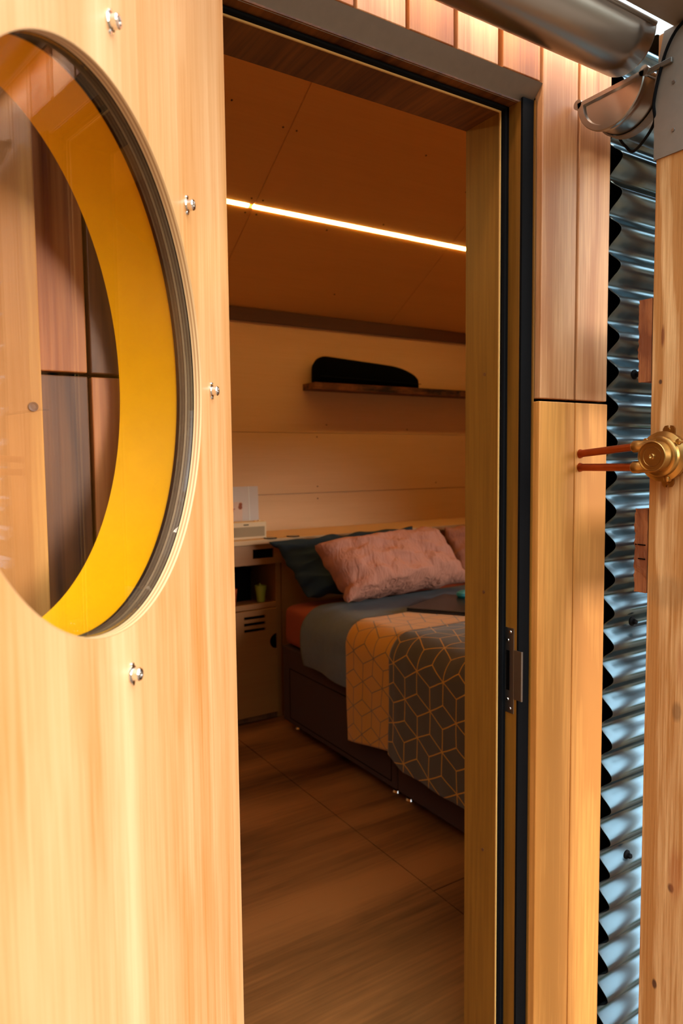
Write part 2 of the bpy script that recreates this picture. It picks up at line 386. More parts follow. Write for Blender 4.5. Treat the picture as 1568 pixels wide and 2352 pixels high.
# outer roof skin, closes the space above the ceiling
rs = MB(); rs.prism_x([(4.0, 2.30), (2.5, 3.20), (.96, 2.375), (.96, 2.36), (2.5, 3.17), (4.0, 2.27)], -1.7, 4.05)
struct(link('trim_4', rs, m_plate))

# ---- front wall: core with the door opening and one for the added window, cladding boards as parts
wf = MB()
for b in ((-1.7, .30, -.2, 2.33), (.30, 1.125, 2.126, 2.33), (1.125, 1.3205, -.2, 2.33), (1.3206, 2.05, -.2, 2.33), (2.05, 3.80, -.2, .90), (2.05, 3.80, 1.58, 2.33), (3.80, 4.05, -.2, 2.33)):
    wf.box(b[0], b[1], 1.0745 if b[0] > 1.3 else 1.0225, 1.152, b[2], b[3])
wf.box(.30, 1.125, 1.0225, 1.152, -.2, -.002)
wall = struct(empty('wall_front', (0, 1.0225, 0)))
link('sheathing', wf, m_membrane, wall)
li = MB()
for b in ((-1.6, .30, 0, 2.30), (.30, 1.125, 2.126, 2.30), (1.125, 2.05, 0, 2.30), (2.05, 3.80, 0, .90), (2.05, 3.80, 1.58, 2.30), (3.80, 3.95, 0, 2.30)):
    li.box(b[0], b[1], 1.1525, 1.158, b[2], b[3])
link('inner_lining', li, m_inply, wall)
ww = .101
for i, x1 in enumerate((.341, .235, .128, .021, -.086, -.193, -.300, -.407)):
    link('cladding_board', box(x1-ww, x1, 1.0, 1.021, 1.5205, 2.34), [m_brown, m_cedar][i % 2], wall, bevel=.0015)
    link('cladding_board', box(x1-ww, x1, 1.0, 1.021, -.15, 1.5155), [m_cedar, m_brown][i % 2], wall, bevel=.0015)
for i, x1 in enumerate((1.1045, .994, .884, .778, .671, .564, .457)):
    link('cladding_board', box(x1-ww+.002, x1, 1.0+.0015*(i % 2), 1.021, 2.129, 2.34), [m_cedar, m_cedar2][i % 2], wall, bevel=.0015)
for x0, x1, mu, ml in ((1.1135, 1.2155, m_cedar2, m_cedar3), (1.2225, 1.3205, m_cedar2, m_cedar3)):
    link('cladding_board', box(x0, x1, 1.0, 1.021, 1.5205, 2.34), mu, wall, bevel=.002)
    link('cladding_board', box(x0-.004, x1, .9975, 1.021, -.15, 1.5145), ml, wall, bevel=.002)

# ---- door frame
fr = struct(empty('trim_5', (1.06, 1.06, 0)))
link('jamb', MB().box(1.058, 1.125, 1.0605, 1.158, 0, 2.084), m_jamb, fr)
link('jamb_rebate', MB().box(1.076, 1.1105, 1.0225, 1.060, 0, 2.095), m_jamb, fr)
link('jamb', MB().box(.30, .342, 1.0605, 1.158, 0, 2.084), m_jamb, fr)
link('frame_head', MB().box(.30, 1.125, 1.0605, 1.158, 2.084, 2.125), m_head, fr)
link('head_rebate', MB().box(.30, 1.1105, 1.029, 1.060, 2.0955, 2.125), m_head, fr)
link('lining_edge', MB().box(1.0568, 1.0598, 1.0585, 1.0612, 0, 2.0828).box(.342, 1.0598, 1.0585, 1.0612, 2.0828, 2.0858), m_goldedge, fr)
gk = MB()
gk.box(1.0605, 1.0755, 1.053, 1.0602, 0, 2.0945).box(.342, 1.0755, 1.053, 1.0602, 2.0862, 2.0945)
gk.tube([(1.065, 1.0525, 0), (1.065, 1.0525, 2.09)], .0035, 8); gk.tube([(.342, 1.0525, 2.09), (1.065, 1.0525, 2.09)], .0035, 8)
link('rubber_seal', gk, m_black, fr, smooth=True)
link('black_strip', MB().box(1.0762, 1.1125, 1.017, 1.0222, -.02, 2.10), m_black, fr)
link('lining_edge', MB().box(1.106, 1.1098, 1.0135, 1.0168, -.02, 2.10), m_jamb, fr)
link('drip_flashing', MB().prism_x([(1.0005, 2.1275), (1.0325, 2.0950), (1.0345, 2.0965), (1.0325, 2.1285)], .20, 1.1125), m_plate, fr)
dh = MB()
for x, z in ((1.0795, 1.59), (1.0795, 1.12), (1.0795, .40)):
    pass
for z in (1.575, 1.118, .55): dh.lathe([(0, .0035), (.0012, .0035)], (1.0582, 1.10, z), (-1, 0, 0), 10)
link('screw', dh, m_brown, fr)
# threshold
link('door_sill', MB().box(.30, 1.125, 1.0, 1.16, -.03, .004), m_jamb, fr)

# strike plate on the latch jamb
sp = thing('strike_plate', (1.075, 1.04, .98), 'brushed steel strike plate screwed to the latch jamb', 'strike plate')
pl = MB()
pl.box(1.0742, 1.0758, 1.0285, 1.0555, .870, 1.050)
link('plate', pl, m_steel, sp, bevel=.0006)
link('latch_hole', box(1.0738, 1.0741, 1.040, 1.049, .918, 1.002), m_dark, sp)
link('lip', MB().box(1.0742, 1.0758, 1.008, 1.029, .902, 1.006).prism_x([(1.008, .902), (1.0065, .902), (1.0065, 1.006), (1.008, 1.006)], 1.0735, 1.078), m_steel, sp, bevel=.0006)
for z in (.880, .898, 1.024, 1.042):
    link('screw', MB().lathe([(0, .0032), (.0012, .0024)], (1.0741, 1.042+(.003 if z in (.898, 1.024) else -.004), z), (-1, 0, 0), 12), m_chrome, sp)

# ---- unseen window added in the front wall to bring daylight onto bed and back wall
wd = struct(empty('added_window_1', (2.92, 1.08, .90)))
f_ = MB()
for b in ((2.05, 2.10, .90, 1.58), (3.75, 3.80, .90, 1.58), (2.10, 3.75, .90, .95), (2.10, 3.75, 1.53, 1.58)): f_.box(b[0], b[1], 1.05, 1.152, b[2], b[3])
link('added_window_frame', f_, m_jamb, wd)
link('pane', box(2.10, 3.75, 1.098, 1.102, .95, 1.53), m_glass, wd)

# ---- corrugated sheets
def corr(x0, x1, z0, z1, name='corrugated_sheet'):
    nz_ = int((z1-z0)/.076*16)
    def fn(u, v):
        z = z0+(z1-z0)*u; t = z/.076
        y = 1.0095-.0165*math.cos(2*PI*t+.9)
        return (x0+(x1-x0)*v, y, z)
    o = MB().grid(fn, nz_, 1)
    return o
cs = link('corrugated_sheet', corr(1.352, 2.04, -.15, 2.30), m_corr, wall, smooth=True, solid=.0012)
cs.data.polygons.foreach_set('use_smooth', [True]*len(cs.data.polygons))
link('corrugated_sheet', corr(3.81, 4.05, -.15, 2.30), m_corr, wall, smooth=True, solid=.0012)
link('corrugated_sheet', corr(2.05, 3.80, -.15, .89), m_corr, wall, smooth=True, solid=.0012)
link('corner_flashing', MB().box(1.3215, 1.3235, 1.022, 1.06, -.15, 2.30).box(1.3215, 2.04, 1.036, 1.040, -.15, 2.30), m_membrane, wall)
def roofscrew(x, z, label):
    t = thing('roofing_screw', (x, .994, z), label, 'screw', 'black capped screws in the corrugated wall')
    link('washer', MB().lathe([(0, .0105), (.003, .0105), (.006, .007)], (x, .992, z), (0, -1, 0), 20), m_black, t, smooth=True)
    link('screw_head', MB().lathe([(.005, .0062), (.012, .0062), (.014, .004)], (x, .992, z), (0, -1, 0), 6), m_black, t)
roofscrew(1.402, 1.582, 'black capped screw high on the corrugated wall, beside the upper sawn batten end')
roofscrew(1.411, 1.029, 'black capped screw on the corrugated wall just below the lower batten end')
roofscrew(1.408, .480, 'lowest black capped screw, on the bright bottom part of the corrugated wall')

# ================================================================ door leaf with porthole (local frame: x along leaf, y into its thickness)
ANG = math.radians(50.5)
LC = Vector((.18926, .69468, 1.49792))
R_ = .2613
door = struct(empty('door_1', LC)); door.rotation_euler = (0, 0, ANG); door['_shift'] = 0
x0, x1, z0, z1 = -.36, .402, -1.50, .58
link('door_face', MB().holed(x0, x1, z0, z1, R_+.0008, 0, .018, 180), m_ply_door, door)
link('hole_edge', MB().lathe([(-.0001, R_+.0012), (-.0001, R_+.0002), (.0005, R_-.0002), (.0105, R_-.0002)], (0, 0, 0), (0, 1, 0), 180, cap=False), m_ply_edge, door, smooth=True)
link('door_core', MB().holed(x0+.003, x1-.002, z0, z1, R_+.010, .0182, .115, 180), m_brown, door)
link('glazing_seal', MB().lathe([(.0107, R_), (.0182, R_), (.0345, R_+.0012), (.0345, R_+.009), (.0182, R_+.009), (.0182, R_)], (0, 0, 0), (0, 1, 0), 160, cap=False), m_black, door, smooth=True)
link('glass_pane', MB().lathe([(.0112, R_-.0008), (.0150, R_-.0008)], (0, 0, 0), (0, 1, 0), 160), m_glass, door)
lining = link('porthole_lining', MB().lathe([(.0348, R_+.0022), (.1155, R_+.0065), (.1155, R_+.0096), (.0348, R_+.0096), (.0348, R_+.0022)], (0, 0, 0), (0, 1, 0), 180, cap=False), m_yellow, door, smooth=True)
# filled plug low on the yellow lining
a_ = math.radians(-99); pr = R_+.0042
pc = Vector((pr*math.cos(a_), .075, pr*math.sin(a_)))
link('filled_plug', MB().lathe([(0, .013), (.001, .0125), (.0016, .010), (.0008, .008)], pc, -Vector((pc.x, 0, pc.z)).normalized(), 28), m_yellow, lining, smooth=True)
def clip(px, pz, place):
    l = Vector((px, 0, pz))
    o = empty('porthole_stud', l); o.parent = door; o['_shift'] = 0
    ax = (0, -1, 0)
    g = MB().lathe([(0, .0092), (.0014, .0092), (.0026, .0074)], (0, 0, 0), ax, 24)
    g.lathe([(0, .0030), (.0020, .0026)], (0, 0, .0092), ax, 12).lathe([(0, .0030), (.0020, .0026)], (0, 0, -.0092), ax, 12)
    g.lathe([(.002, .0068), (.0085, .0068), (.0098, .0058), (.0098, .0044), (.0066, .0040)], (0, 0, 0), ax, 24)
    me = bpy.data.meshes.new('stud_body'); me.from_pydata(g.v, [], g.f); me.materials.append(m_chrome)
    for p in me.polygons: p.use_smooth = True
    try: me.set_sharp_from_angle(angle=math.radians(35))
    except Exception: pass
    return me, o
for px, pz, place in ((.012, .314, 'a'), (.219, .218, 'b'), (.304, -.001, 'c'), (.015, -.310, 'd')):
    me, o = clip(px, pz, place)
    bpy.data.objects.remove(o)
    ob = bpy.data.objects.new('porthole_stud', me); C.objects.link(ob); ob.parent = door; ob.location = (px, 0, pz)
# hinges on the leaf's far edge
for z in (1.79, .92, .22):
    link('hinge', MB().lathe([(-.05, .006), (.05, .006)], (.404, .050, z-LC.z), (0, 0, 1), 16), m_steel, door, smooth=True)

# ---- timber upright against the cladding, seen through the porthole
up = thing('timber_upright', (.11, .976, -.2), 'rough timber upright against the cladding, seen through the porthole glass', 'timber post')
link('upright_body', box(.05, .169, .955, .9985, -.2, 2.22), m_uprightwood, up, bevel=.002)
link('wood_plug', MB().lathe([(0, .0058), (.0015, .0058), (.001, .003)], (.158, .9545, 1.470), (0, -1, 0), 20), m_brown, up)

# ================================================================ outside, right: post, battens, gutters, lamp
post = thing('timber_post', (1.26, .77, -.22), 'sawn pine canopy post at the right edge of the photo, carrying the brass lamp', 'post')
link('post_body', MB().box(1.21, 1.31, .705, .8195, -.22, 2.158), m_postwood, post, bevel=.003)
link('steel_plate', MB().prism_x([(.700, 1.939), (.8215, 1.939), (.8225, 2.075), (.806, 2.157), (.700, 2.157)], 1.2065, 1.2098), m_plate, post)
for y, z in ((.785, 2.061), (.784, 1.979), (.735, 2.10), (.735, 1.979)):
    link('screw', MB().lathe([(0, .0036), (.0016, .003)], (1.2064, y, z), (-1, 0, 0), 12), m_steel, post)
for z0_, z1_, lab in ((1.541, 1.694, 'sawn batten end above the brass lamp, nailed behind the right post'),
                      (1.141, 1.302, 'splintered batten end below the brass lamp, with two dark cracks')):
    b = MB(); xx = 1.2105; ny, nzz = 3, 18
    def fn(u, v, z0_=z0_, z1_=z1_):
        j = noise.noise(Vector((u*7, v*23, z0_*9)))*(.004 if z0_ < 1.3 else .0012)
        return (xx+j, .8205+.027*v+(.004*noise.noise(Vector((u*18, 3, z0_))) if v == 1 else 0), z0_+(z1_-z0_)*u)
    b.grid(fn, 30, 4)
    # body behind the ragged end
    b.box(1.2160, 1.98, .8210, .8465, z0_+.001, z1_-.001)
    b.box(1.2106, 1.2161, .8210, .8463, z0_+.0005, z1_-.0005)
    t = thing('sawn_batten', (1.60, .834, z0_), lab, 'batten', 'battens behind the right post')
    link('batten_body', b, m_endgrain, t)
    if z0_ < 1.3:
        for zc in (1.232, 1.205):
            link('crack', MB().box(1.2095, 1.2103, .824, .846, zc, zc+.0022), m_dark, t)

beam = thing('canopy_beam', (.5, .77, 2.158), 'grey steel canopy beam running over the top of the right post', 'beam')
link('beam_body', MB().prism_x([(.7925, 2.1605), (.7360, 2.1605), (.730, 2.168), (.730, 2.24), (.786, 2.24), (.7925, 2.235)], -1.6, 3.4), m_plate, beam, bevel=.002)

def half_gutter(yc, zc, r, x0, x1, th=.0012, seg=36, bead=.006):
    m = MB()
    def fn(u, v):
        a = PI+PI*v; return (x0+(x1-x0)*u, yc+r*math.cos(a), zc+r*math.sin(a))
    m.grid(fn, 60, seg); return m
g1 = thing('eaves_gutter', (.5, .87, 2.10), 'long zinc half-round gutter above the doorway, hiding the light strip', 'gutter')
link('trough', half_gutter(.870, 2.167, .060, -1.5, 1.187), m_gutter, g1, smooth=True, solid=.0012)
link('rolled_rim', MB().tube([(-1.5, .8105, 2.167), (1.187, .8105, 2.167)], .005, 12), m_gutter, g1, smooth=True)
def cap(yc, zc, r, x, mirror=1, d=.012):
    m = MB(); n = 32; pts = [(yc+r*math.cos(PI+PI*k/n), zc+r*math.sin(PI+PI*k/n)) for k in range(n+1)]
    m.prism_x(pts, x, x+d*mirror); return m
link('end_cap', cap(.870, 2.167, .0595, 1.188, 1, .003), m_gutter, g1)
0 and link('outlet_pipe', MB().lathe([(0, .030), (-.055, .028)], (1.13, .872, 2.118), (0, 0, 1), 32), m_gutter, g1, smooth=True)

g2 = thing('wall_gutter', (1.3, .913, 2.03), 'short half-round gutter with a stamped end cap beside the right cladding', 'gutter')
yc2, zc2, r2 = .9125, 2.104, .069
link('trough', half_gutter(yc2, zc2, r2, 1.203, 2.3), m_gutter, g2, smooth=True, solid=.0012)
link('rolled_rim', MB().tube([(1.203, yc2-r2-.001, zc2), (2.3, yc2-r2-.001, zc2)], .006, 12), m_gutter, g2, smooth=True)
# end cap: raised flange, recessed D panel, stamp
cp = MB(); n = 40
def dshape(r, top, x):
    return [(x, yc2+r*math.cos(PI+PI*k/n), zc2-top+r*math.sin(PI+PI*k/n)*(r2-top*.5)/r2) for k in range(n+1)]
rings = [dshape(.0755, -.001, 1.2045), dshape(.0755, -.001, 1.1985), dshape(.0735, 0, 1.1965), dshape(.060, .008, 1.1965), dshape(.0565, .011, 1.2020)]
for rg in rings: cp.v += rg
L = n+1
for i in range(len(rings)-1):
    for k in range(n): cp.f.append((i*L+k, i*L+k+1, (i+1)*L+k+1, (i+1)*L+k))
    cp.f.append((i*L, (i+1)*L, (i+1)*L+n, i*L+n))
cp.f.append(tuple(range(4*L, 5*L)))
for sy in (-1, 1): cp.lathe([(0, .0095), (.008, .0095)], (1.1965, yc2+sy*.0735, zc2-.002), (1, 0, 0), 20)
ec = link('end_cap', cp, m_gutter, g2, smooth=True)
stp = MB()
for rr in (.0080, .0050):
    stp.tube([(1.2003, yc2-.008+rr*math.cos(t*PI/12), zc2-.040+rr*1.2*math.sin(t*PI/12)) for t in range(2, 21)], .0007, 6)
link('stamp', stp, m_steel, ec, smooth=True)
for xb in (1.262,):
    bp = [(xb, yc2+(r2+.004)*math.cos(a), zc2+(r2+.004)*math.sin(a)) for a in [PI+PI*k/24 for k in range(25)]]
    m = MB()
    for i, p in enumerate(bp): m.v += [(p[0]-.009, p[1], p[2]), (p[0]+.009, p[1], p[2])]
    for i in range(len(bp)-1): m.f.append((2*i, 2*i+1, 2*i+3, 2*i+2))
    link('bracket_strap', m, m_plate, g2, solid=.003)
    link('bracket_arm', MB().box(xb-.009, xb+.009, .78, .845, 2.105, 2.110), m_plate, g2)

link('bracket_tail', MB().box(1.1995, 1.2055, .786, .836, 2.094, 2.103), m_steel, g2, bevel=.001)
cab = thing('black_cable', (1.25, .9, 2.02), 'thin black cable looping from the canopy beam down under the short gutter', 'cable')
import itertools
cps = [Vector(p) for p in ((1.203, .758, 2.156), (1.2025, .781, 2.144), (1.2025, .802, 2.111), (1.2025, .8205, 2.044), (1.2155, .829, 2.008), (1.268, .905, 2.000), (1.306, .955, 2.036), (1.330, .985, 2.065))]
def cr(ps, n=8):
    o = []
    for i in range(len(ps)-1):
        p0, p1, p2, p3 = ps[max(i-1, 0)], ps[i], ps[i+1], ps[min(i+2, len(ps)-1)]
        for k in range(n):
            t = k/n; o.append(.5*((2*p1)+(p2-p0)*t+(2*p0-5*p1+4*p2-p3)*t*t+(3*p1-p0-3*p2+p3)*t**3))
    return o+[ps[-1]]
link('cable_run', MB().tube(cr(cps), .0028, 10), m_black, cab, smooth=True)

# light strip behind the long gutter
ls = thing('light_strip', (.5, .985, 2.225), 'warm light strip hidden between the long gutter and the cladding', 'light strip')
link('diffuser', MB().box(-1.4, 1.32, .955, .965, 2.226, 2.2285), m_led2, ls)
link('channel', MB().box(-1.4, 1.32, .950, .970, 2.229, 2.236), m_steel, ls)
link('mounting_board', MB().box(-1.5, 1.33, .935, .999, 2.2365, 2.25), m_brown, ls)

# clear corrugated canopy roof
def rf(u, v):
    x = -1.6+5.2*u; y = .925-2.4*v
    return (x, y, 2.248+.15*v+.009*math.cos(x*2*PI/.076))
cn = tag(link('canopy_roof_sheet', MB().grid(rf, 900, 1), m_poly, smooth=True), 'clear corrugated roof sheet glimpsed between the long gutter and the grey beam', 'roof sheet')

# brass bulkhead lamp
lo = Vector((1.2095, .779, 1.401))
lamp = thing('brass_lamp', lo, 'round brass bulkhead fitting with copper pipes on the right post', 'lamp')
A = (-1, .0, 0)
link('lamp_body', MB().lathe([(-.000, .040), (.006, .0425), (.010, .0425), (.012, .040), (.016, .040), (.018, .0455), (.023, .0455), (.025, .042), (.027, .0375), (.033, .0365), (.035, .034), (.036, .030)], lo, A, 56), m_brass, lamp, smooth=True)
link('lamp_cap', MB().lathe([(.034, .0285), (.0535, .0275), (.0545, .0265), (.0545, .0255), (.0515, .0245), (.0515, .018), (.0525, .0175), (.0515, .017), (.0515, .0)], lo, A, 56, cap=False), m_brass, lamp, smooth=True)
link('center_screw', MB().lathe([(.0515, .0055), (.0535, .0055), (.0545, .004), (.0535, .002), (.052, .001)], lo, A, 20), m_brass, lamp, smooth=True)
for dy, dz in ((.0305, .0285), (-.0125, -.0405), (.036, -.018), (-.034, .026)):
    link('screw', MB().lathe([(.018, .0055), (.0275, .0055), (.0285, .0040)], lo+Vector((0, dy, dz)), A, 16), m_brass, lamp, smooth=True)
for s_ in (1, -1):
    e_ = MB()
    c0 = lo+Vector((0, 0, s_*.040))
    pr_ = [(-.0115, 0), (-.0115, .010*s_), (-.008, .0155*s_), (-.0028, .0165*s_), (-.0024, .008*s_), (.0024, .008*s_), (.0028, .0165*s_), (.008, .0155*s_), (.0115, .010*s_), (.0115, 0)]
    e_.prism_x([(c0.y+a, c0.z+b) for a, b in pr_], lo.x-.004, lo.x-.0004)
    e_.lathe([(.0035, .0042), (.0062, .0035)], c0+Vector((0, 0, .0085*s_)), A, 12)
    link('mounting_ear', e_, m_brass, lamp)
for k, (ze, zw) in enumerate(((1.4205, 1.4085), (1.3815, 1.3800))):
    p0 = Vector((1.2335, .9975, zw)); p1 = Vector((1.1745, .812, ze)); d = (p1-p0).normalized(); p1 = p1-d*.019
    c = p1+d*.022; c2 = Vector((lo.x-.017, lo.y+.01, lo.z+(.012 if k == 0 else -.012)))
    link('ferrule', MB().lathe([(-.004, .0085), (0, .0118), (.014, .0118), (.016, .0105), (.048, .0105)], p1, (d+Vector((.25, 0, 0))).normalized(), 20), m_brass, lamp, smooth=True)
    t = link('copper_pipe', MB().lathe([(0, .0096), (.0025, .0092), (.005, .0076), ((p1-p0).length+.004, .0076)], p0, d, 24), m_copper, lamp, smooth=True)

# ================================================================ interior
# ---- ceiling strip lights
nn = Vector((0, -.587, -1)).normalized()
def zc(y): return 2.276+.587*(3.8-y)
def strip(xa, xb, lab):
    t = thing('ceiling_light_strip', ((xa+xb)/2, 3.203, zc(3.203)), lab, 'light strip', 'light strips recessed in the ceiling')
    d = MB(); ya, yb = 3.196, 3.210
    q = [(y, zc(y)+o) for y, o in ((ya, -.0025), (yb, -.0025), (yb, .006), (ya, .006))]
    d.prism_x(q, xa, xb); link('diffuser', d, m_led, t)
    c_ = MB(); c_.prism_x([(ya, zc(ya)+.0065), (yb, zc(yb)+.0065), (yb, zc(yb)+.012), (ya, zc(ya)+.012)], xa, xb); link('channel', c_, m_steel, t)
strip(-1.2, 1.532, 'short glowing light strip length left of the ceiling panel joint')
strip(1.556, 1.728, 'very short glowing light strip piece just right of the ceiling joint')
strip(1.734, 3.60, 'long glowing light strip recessed across the sloped ply ceiling')

# ---- bedside cabinet and headboard unit
cbn = thing('bedside_cabinet', (1.3, 3.41, 0), 'plywood bedside cabinet with open niche and slotted door, left of the bed', 'cabinet')
XL, XR = 1.22, 1.78
body = MB()
body.box(XL, 1.238, 3.412, 3.79, 0, .958).box(1.750, XR, 3.412, 3.79, 0, .958)          # sides
body.box(1.238, 1.750, 3.412, 3.79, .612, .640).box(1.238, 1.750, 3.775, 3.79, .03, .958) # shelf, back
body.box(1.238, 1.750, 3.412, 3.79, .855, .868)
link('carcass', body, m_cab, cbn, bevel=.001)
link('plinth', box(XL, XR, 3.425, 3.44, 0, .035), m_brown, cbn)
# box front with slot (four pieces)
fb = MB()
fb.box(XL, 1.612, 3.400, 3.4115, .852, .957).box(1.735, XR, 3.400, 3.4115, .852, .957)
fb.box(1.612, 1.735, 3.400, 3.4115, .852, .884).box(1.612, 1.735, 3.400, 3.4115, .934, .957)
link('top_fascia', fb, m_cab, cbn)
link('fascia_slot', box(1.613, 1.734, 3.4117, 3.414, .8845, .9335), m_dark, cbn)
dr = MB(); dx0, dx1, dz0, dz1 = 1.242, 1.746, .036, .608
xs0, xs1 = 1.553, 1.678
dr.box(dx0, xs0, 3.398, 3.4115, dz0, dz1).box(xs1, dx1, 3.398, 3.4115, .4785, dz1).box(xs0, xs1, 3.398, 3.4115, dz0, .495)
zz = [.495, .511, .529, .545, .563, .579, dz1]
for a in range(1, 6, 2): dr.box(xs0, xs1, 3.398, 3.4115, zz[a], zz[a+1])
# right part with a half-round finger hole on the edge
n = 20; hr = .043; hz = .428
pts = [(xs1, .4785), (xs1, dz0), (dx1, dz0), (dx1, hz-hr)]+[(dx1-hr*math.sin(PI*k/n), hz-hr*math.cos(PI*k/n)) for k in range(1, n)]+[(dx1, hz+hr), (dx1, .4785)]
o = len(dr.v); N = len(pts)
dr.v += [(x, 3.398, z) for x, z in pts]+[(x, 3.4115, z) for x, z in pts]
dr.f += [tuple(range(o, o+N)), tuple(range(o+2*N-1, o+N-1, -1))]+[(o+i, o+(i+1) % N, o+(i+1) % N+N, o+i+N) for i in range(N)]
dro = link('cabinet_door', dr, m_cab, cbn)
link('door_cavity', box(1.24, 1.748, 3.4118, 3.4122, .04, .606), m_dark, cbn)

hb = thing('headboard_shelf', (2.5, 3.6, .96), 'long pale plywood headboard shelf running behind the pillows', 'shelf')
link('shelf_top', MB().box(XL-.1, 3.745, 3.394, 3.798, .9595, .985), m_inply, hb, bevel=.0015)
link('headboard_panel', MB().box(1.785, 3.745, 3.41, 3.43, 0, .959), m_cab, hb)
for i, (x, y) in enumerate(((1.724, 3.415), (1.868, 3.425))):
    t = thing('cable_grommet', (x, y, .985), ['dark round grommet nearest the radio on the headboard shelf', 'dark round grommet further from the radio, above the navy pillow'][i], 'grommet', 'grommets in the headboard shelf')
    link('grommet_ring', MB().lathe([(0, .036), (.003, .036), (.004, .030)], (x, y, .9852), (0, 0, 1), 32), m_black, t, smooth=True)
    link('grommet_insert', MB().lathe([(.0041, .029), (.0046, .027)], (x, y, .9852), (0, 0, 1), 32), m_steel, t, smooth=True)

rd = thing('table_radio', (1.6, 3.50, .985), 'small cream table radio with beige grille on the headboard shelf', 'radio')
link('case', box(1.50, 1.712, 3.435, 3.515, .9855, 1.078), m_cream, rd, bevel=.004)
link('grille', box(1.51, 1.700, 3.4325, 3.4345, 1.000, 1.052), m_grille, rd)
link('speaker_ring', MB().lathe([(0, .024), (.001, .024)], (1.552, 3.4322, 1.026), (0, -1, 0), 32), m_grille, rd)
link('display', MB().box(1.578, 1.607, 3.4325, 3.4345, 1.061, 1.066), m_dark, rd)
link('knob', MB().lathe([(0, .008), (.008, .007)], (1.680, 3.46, 1.078), (0, 0, 1), 20), m_cream, rd)
link('knob', MB().lathe([(0, .008), (.005, .007)], (1.655, 3.46, 1.078), (0, 0, 1), 20), m_goldedge, rd)

bk = thing('leaflet', (1.64, 3.56, .985), 'pale printed leaflet with a rust picture standing behind the radio', 'leaflet')
link('back_page', MB().prism_x([(3.560, .9856), (3.5615, .9856), (3.5715, 1.262), (3.570, 1.262)], 1.50, 1.730), m_paper, bk)
link('front_page', MB().prism_x([(3.552, .9856), (3.5535, .9856), (3.5655, 1.262), (3.564, 1.262)], 1.48, 1.672), m_paper, bk)
link('white_spine', MB().prism_x([(3.5505, .9856), (3.5515, .9856), (3.5635, 1.262), (3.5625, 1.262)], 1.668, 1.6735), m_white, bk)
def yb(z): return 3.5515+(z-.9856)*.0435
link('picture', MB().prism_x([(yb(1.07)-.0009, 1.07), (yb(1.07)-.0003, 1.07), (yb(1.18)-.0003, 1.18), (yb(1.18)-.0009, 1.18)], 1.50, 1.628), m_pic, bk)
link('picture_detail', MB().lathe([(0, .012), (.0004, .012)], (1.617, yb(1.155)-.0014, 1.150), (0, -1, 0), 24).lathe([(0, .010), (.0004, .010)], (1.619, yb(1.135)-.0014, 1.165), (0, -1, 0), 24), m_rustp, bk)
fc = bpy.data.curves.new('red_lettering', 'FONT'); fc.body = 'dr'; fc.size = .045; fc.extrude = .0002; fc.materials.append(m_red)
ft = bpy.data.objects.new('lettering_source', fc); C.objects.link(ft); bpy.context.view_layer.update()
fm = bpy.data.meshes.new_from_object(ft.evaluated_get(bpy.context.evaluated_depsgraph_get())); bpy.data.objects.remove(ft); bpy.data.curves.remove(fc)
fm.name = 'red_lettering'; fo = bpy.data.objects.new('red_lettering', fm); C.objects.link(fo); fo.parent = bk; fo.location = Vector((1.545, yb(1.125)-.0016, 1.124))-bk.location; fo.rotation_euler = (math.radians(90), 0, 0)

# niche contents
def pot(x, y, h, r0, r1, m, lab):
    t = thing('plant_pot', (x, y, .6405), lab, 'pot', 'small pots in the bedside niche')
    link('pot_body', MB().lathe([(0, r0), (h*.72, r0+(r1-r0)*.7), (h*.72, r1*.98), (h, r1*1.02), (h, r1*.9), (h*.8, r1*.85)], (x, y, .6405), (0, 0, 1), 32), m, t, smooth=True)
    link('soil', MB().lathe([(h*.85, r1*.84), (h*.9, r1*.4)], (x, y, .6405), (0, 0, 1), 24), m_dark, t)
    return t
p1 = pot(1.683, 3.46, .088, .021, .031, m_limepot, 'lime green plant pot on the right of the bedside niche')
link('sprout', MB().lathe([(0, .004), (.012, .006), (.02, .002)], (1.676, 3.455, .722), (0, 0, 1), 10), m_limepot, p1)
pot(1.502, 3.45, .088, .026, .034, m_orpot, 'orange plant pot half hidden behind the door edge in the bedside niche')
db = thing('dark_box', (1.52, 3.6, .6405), 'black box filling the back of the bedside niche', 'box')
link('box_body', box(1.40, 1.655, 3.52, 3.70, .6405, .800), m_bag, db, bevel=.004)
link('box_lid', box(1.395, 1.66, 3.515, 3.705, .8005, .820), m_bag, db, bevel=.003)

# ---- wall shelf and black case
sh = thing('wall_shelf', (2.8, 3.72, 1.82), 'rough live-edge wooden shelf fixed to the back wall', 'shelf')
def sfn(u, v):
    # closed profile round v, along x
    a = v*4; x = 2.155+1.55*u
    j = .006*noise.noise(Vector((x*9, 1, 0)))+.004*noise.noise(Vector((x*31, 2, 0)))
    prof = [(3.655+j, 1.862), (3.799, 1.862), (3.799, 1.823), (3.662+j*2.2, 1.823+.006*noise.noise(Vector((x*20, 5, 0)))), (3.655+j, 1.862)]
    y, z = prof[int(round(a))]
    return (x, y, z)
sm = MB().grid(sfn, 90, 4); L = 5
sm.f += [(0, 1, 2, 3), (90*5, 90*5+1, 90*5+2, 90*5+3)]
link('shelf_board', sm, m_shelfw, sh)
bc = thing('black_case', (2.6, 3.72, 1.8625), 'long black rounded case lying on the wall shelf', 'case')
bm_ = MB(); nU = 48; nV = 20
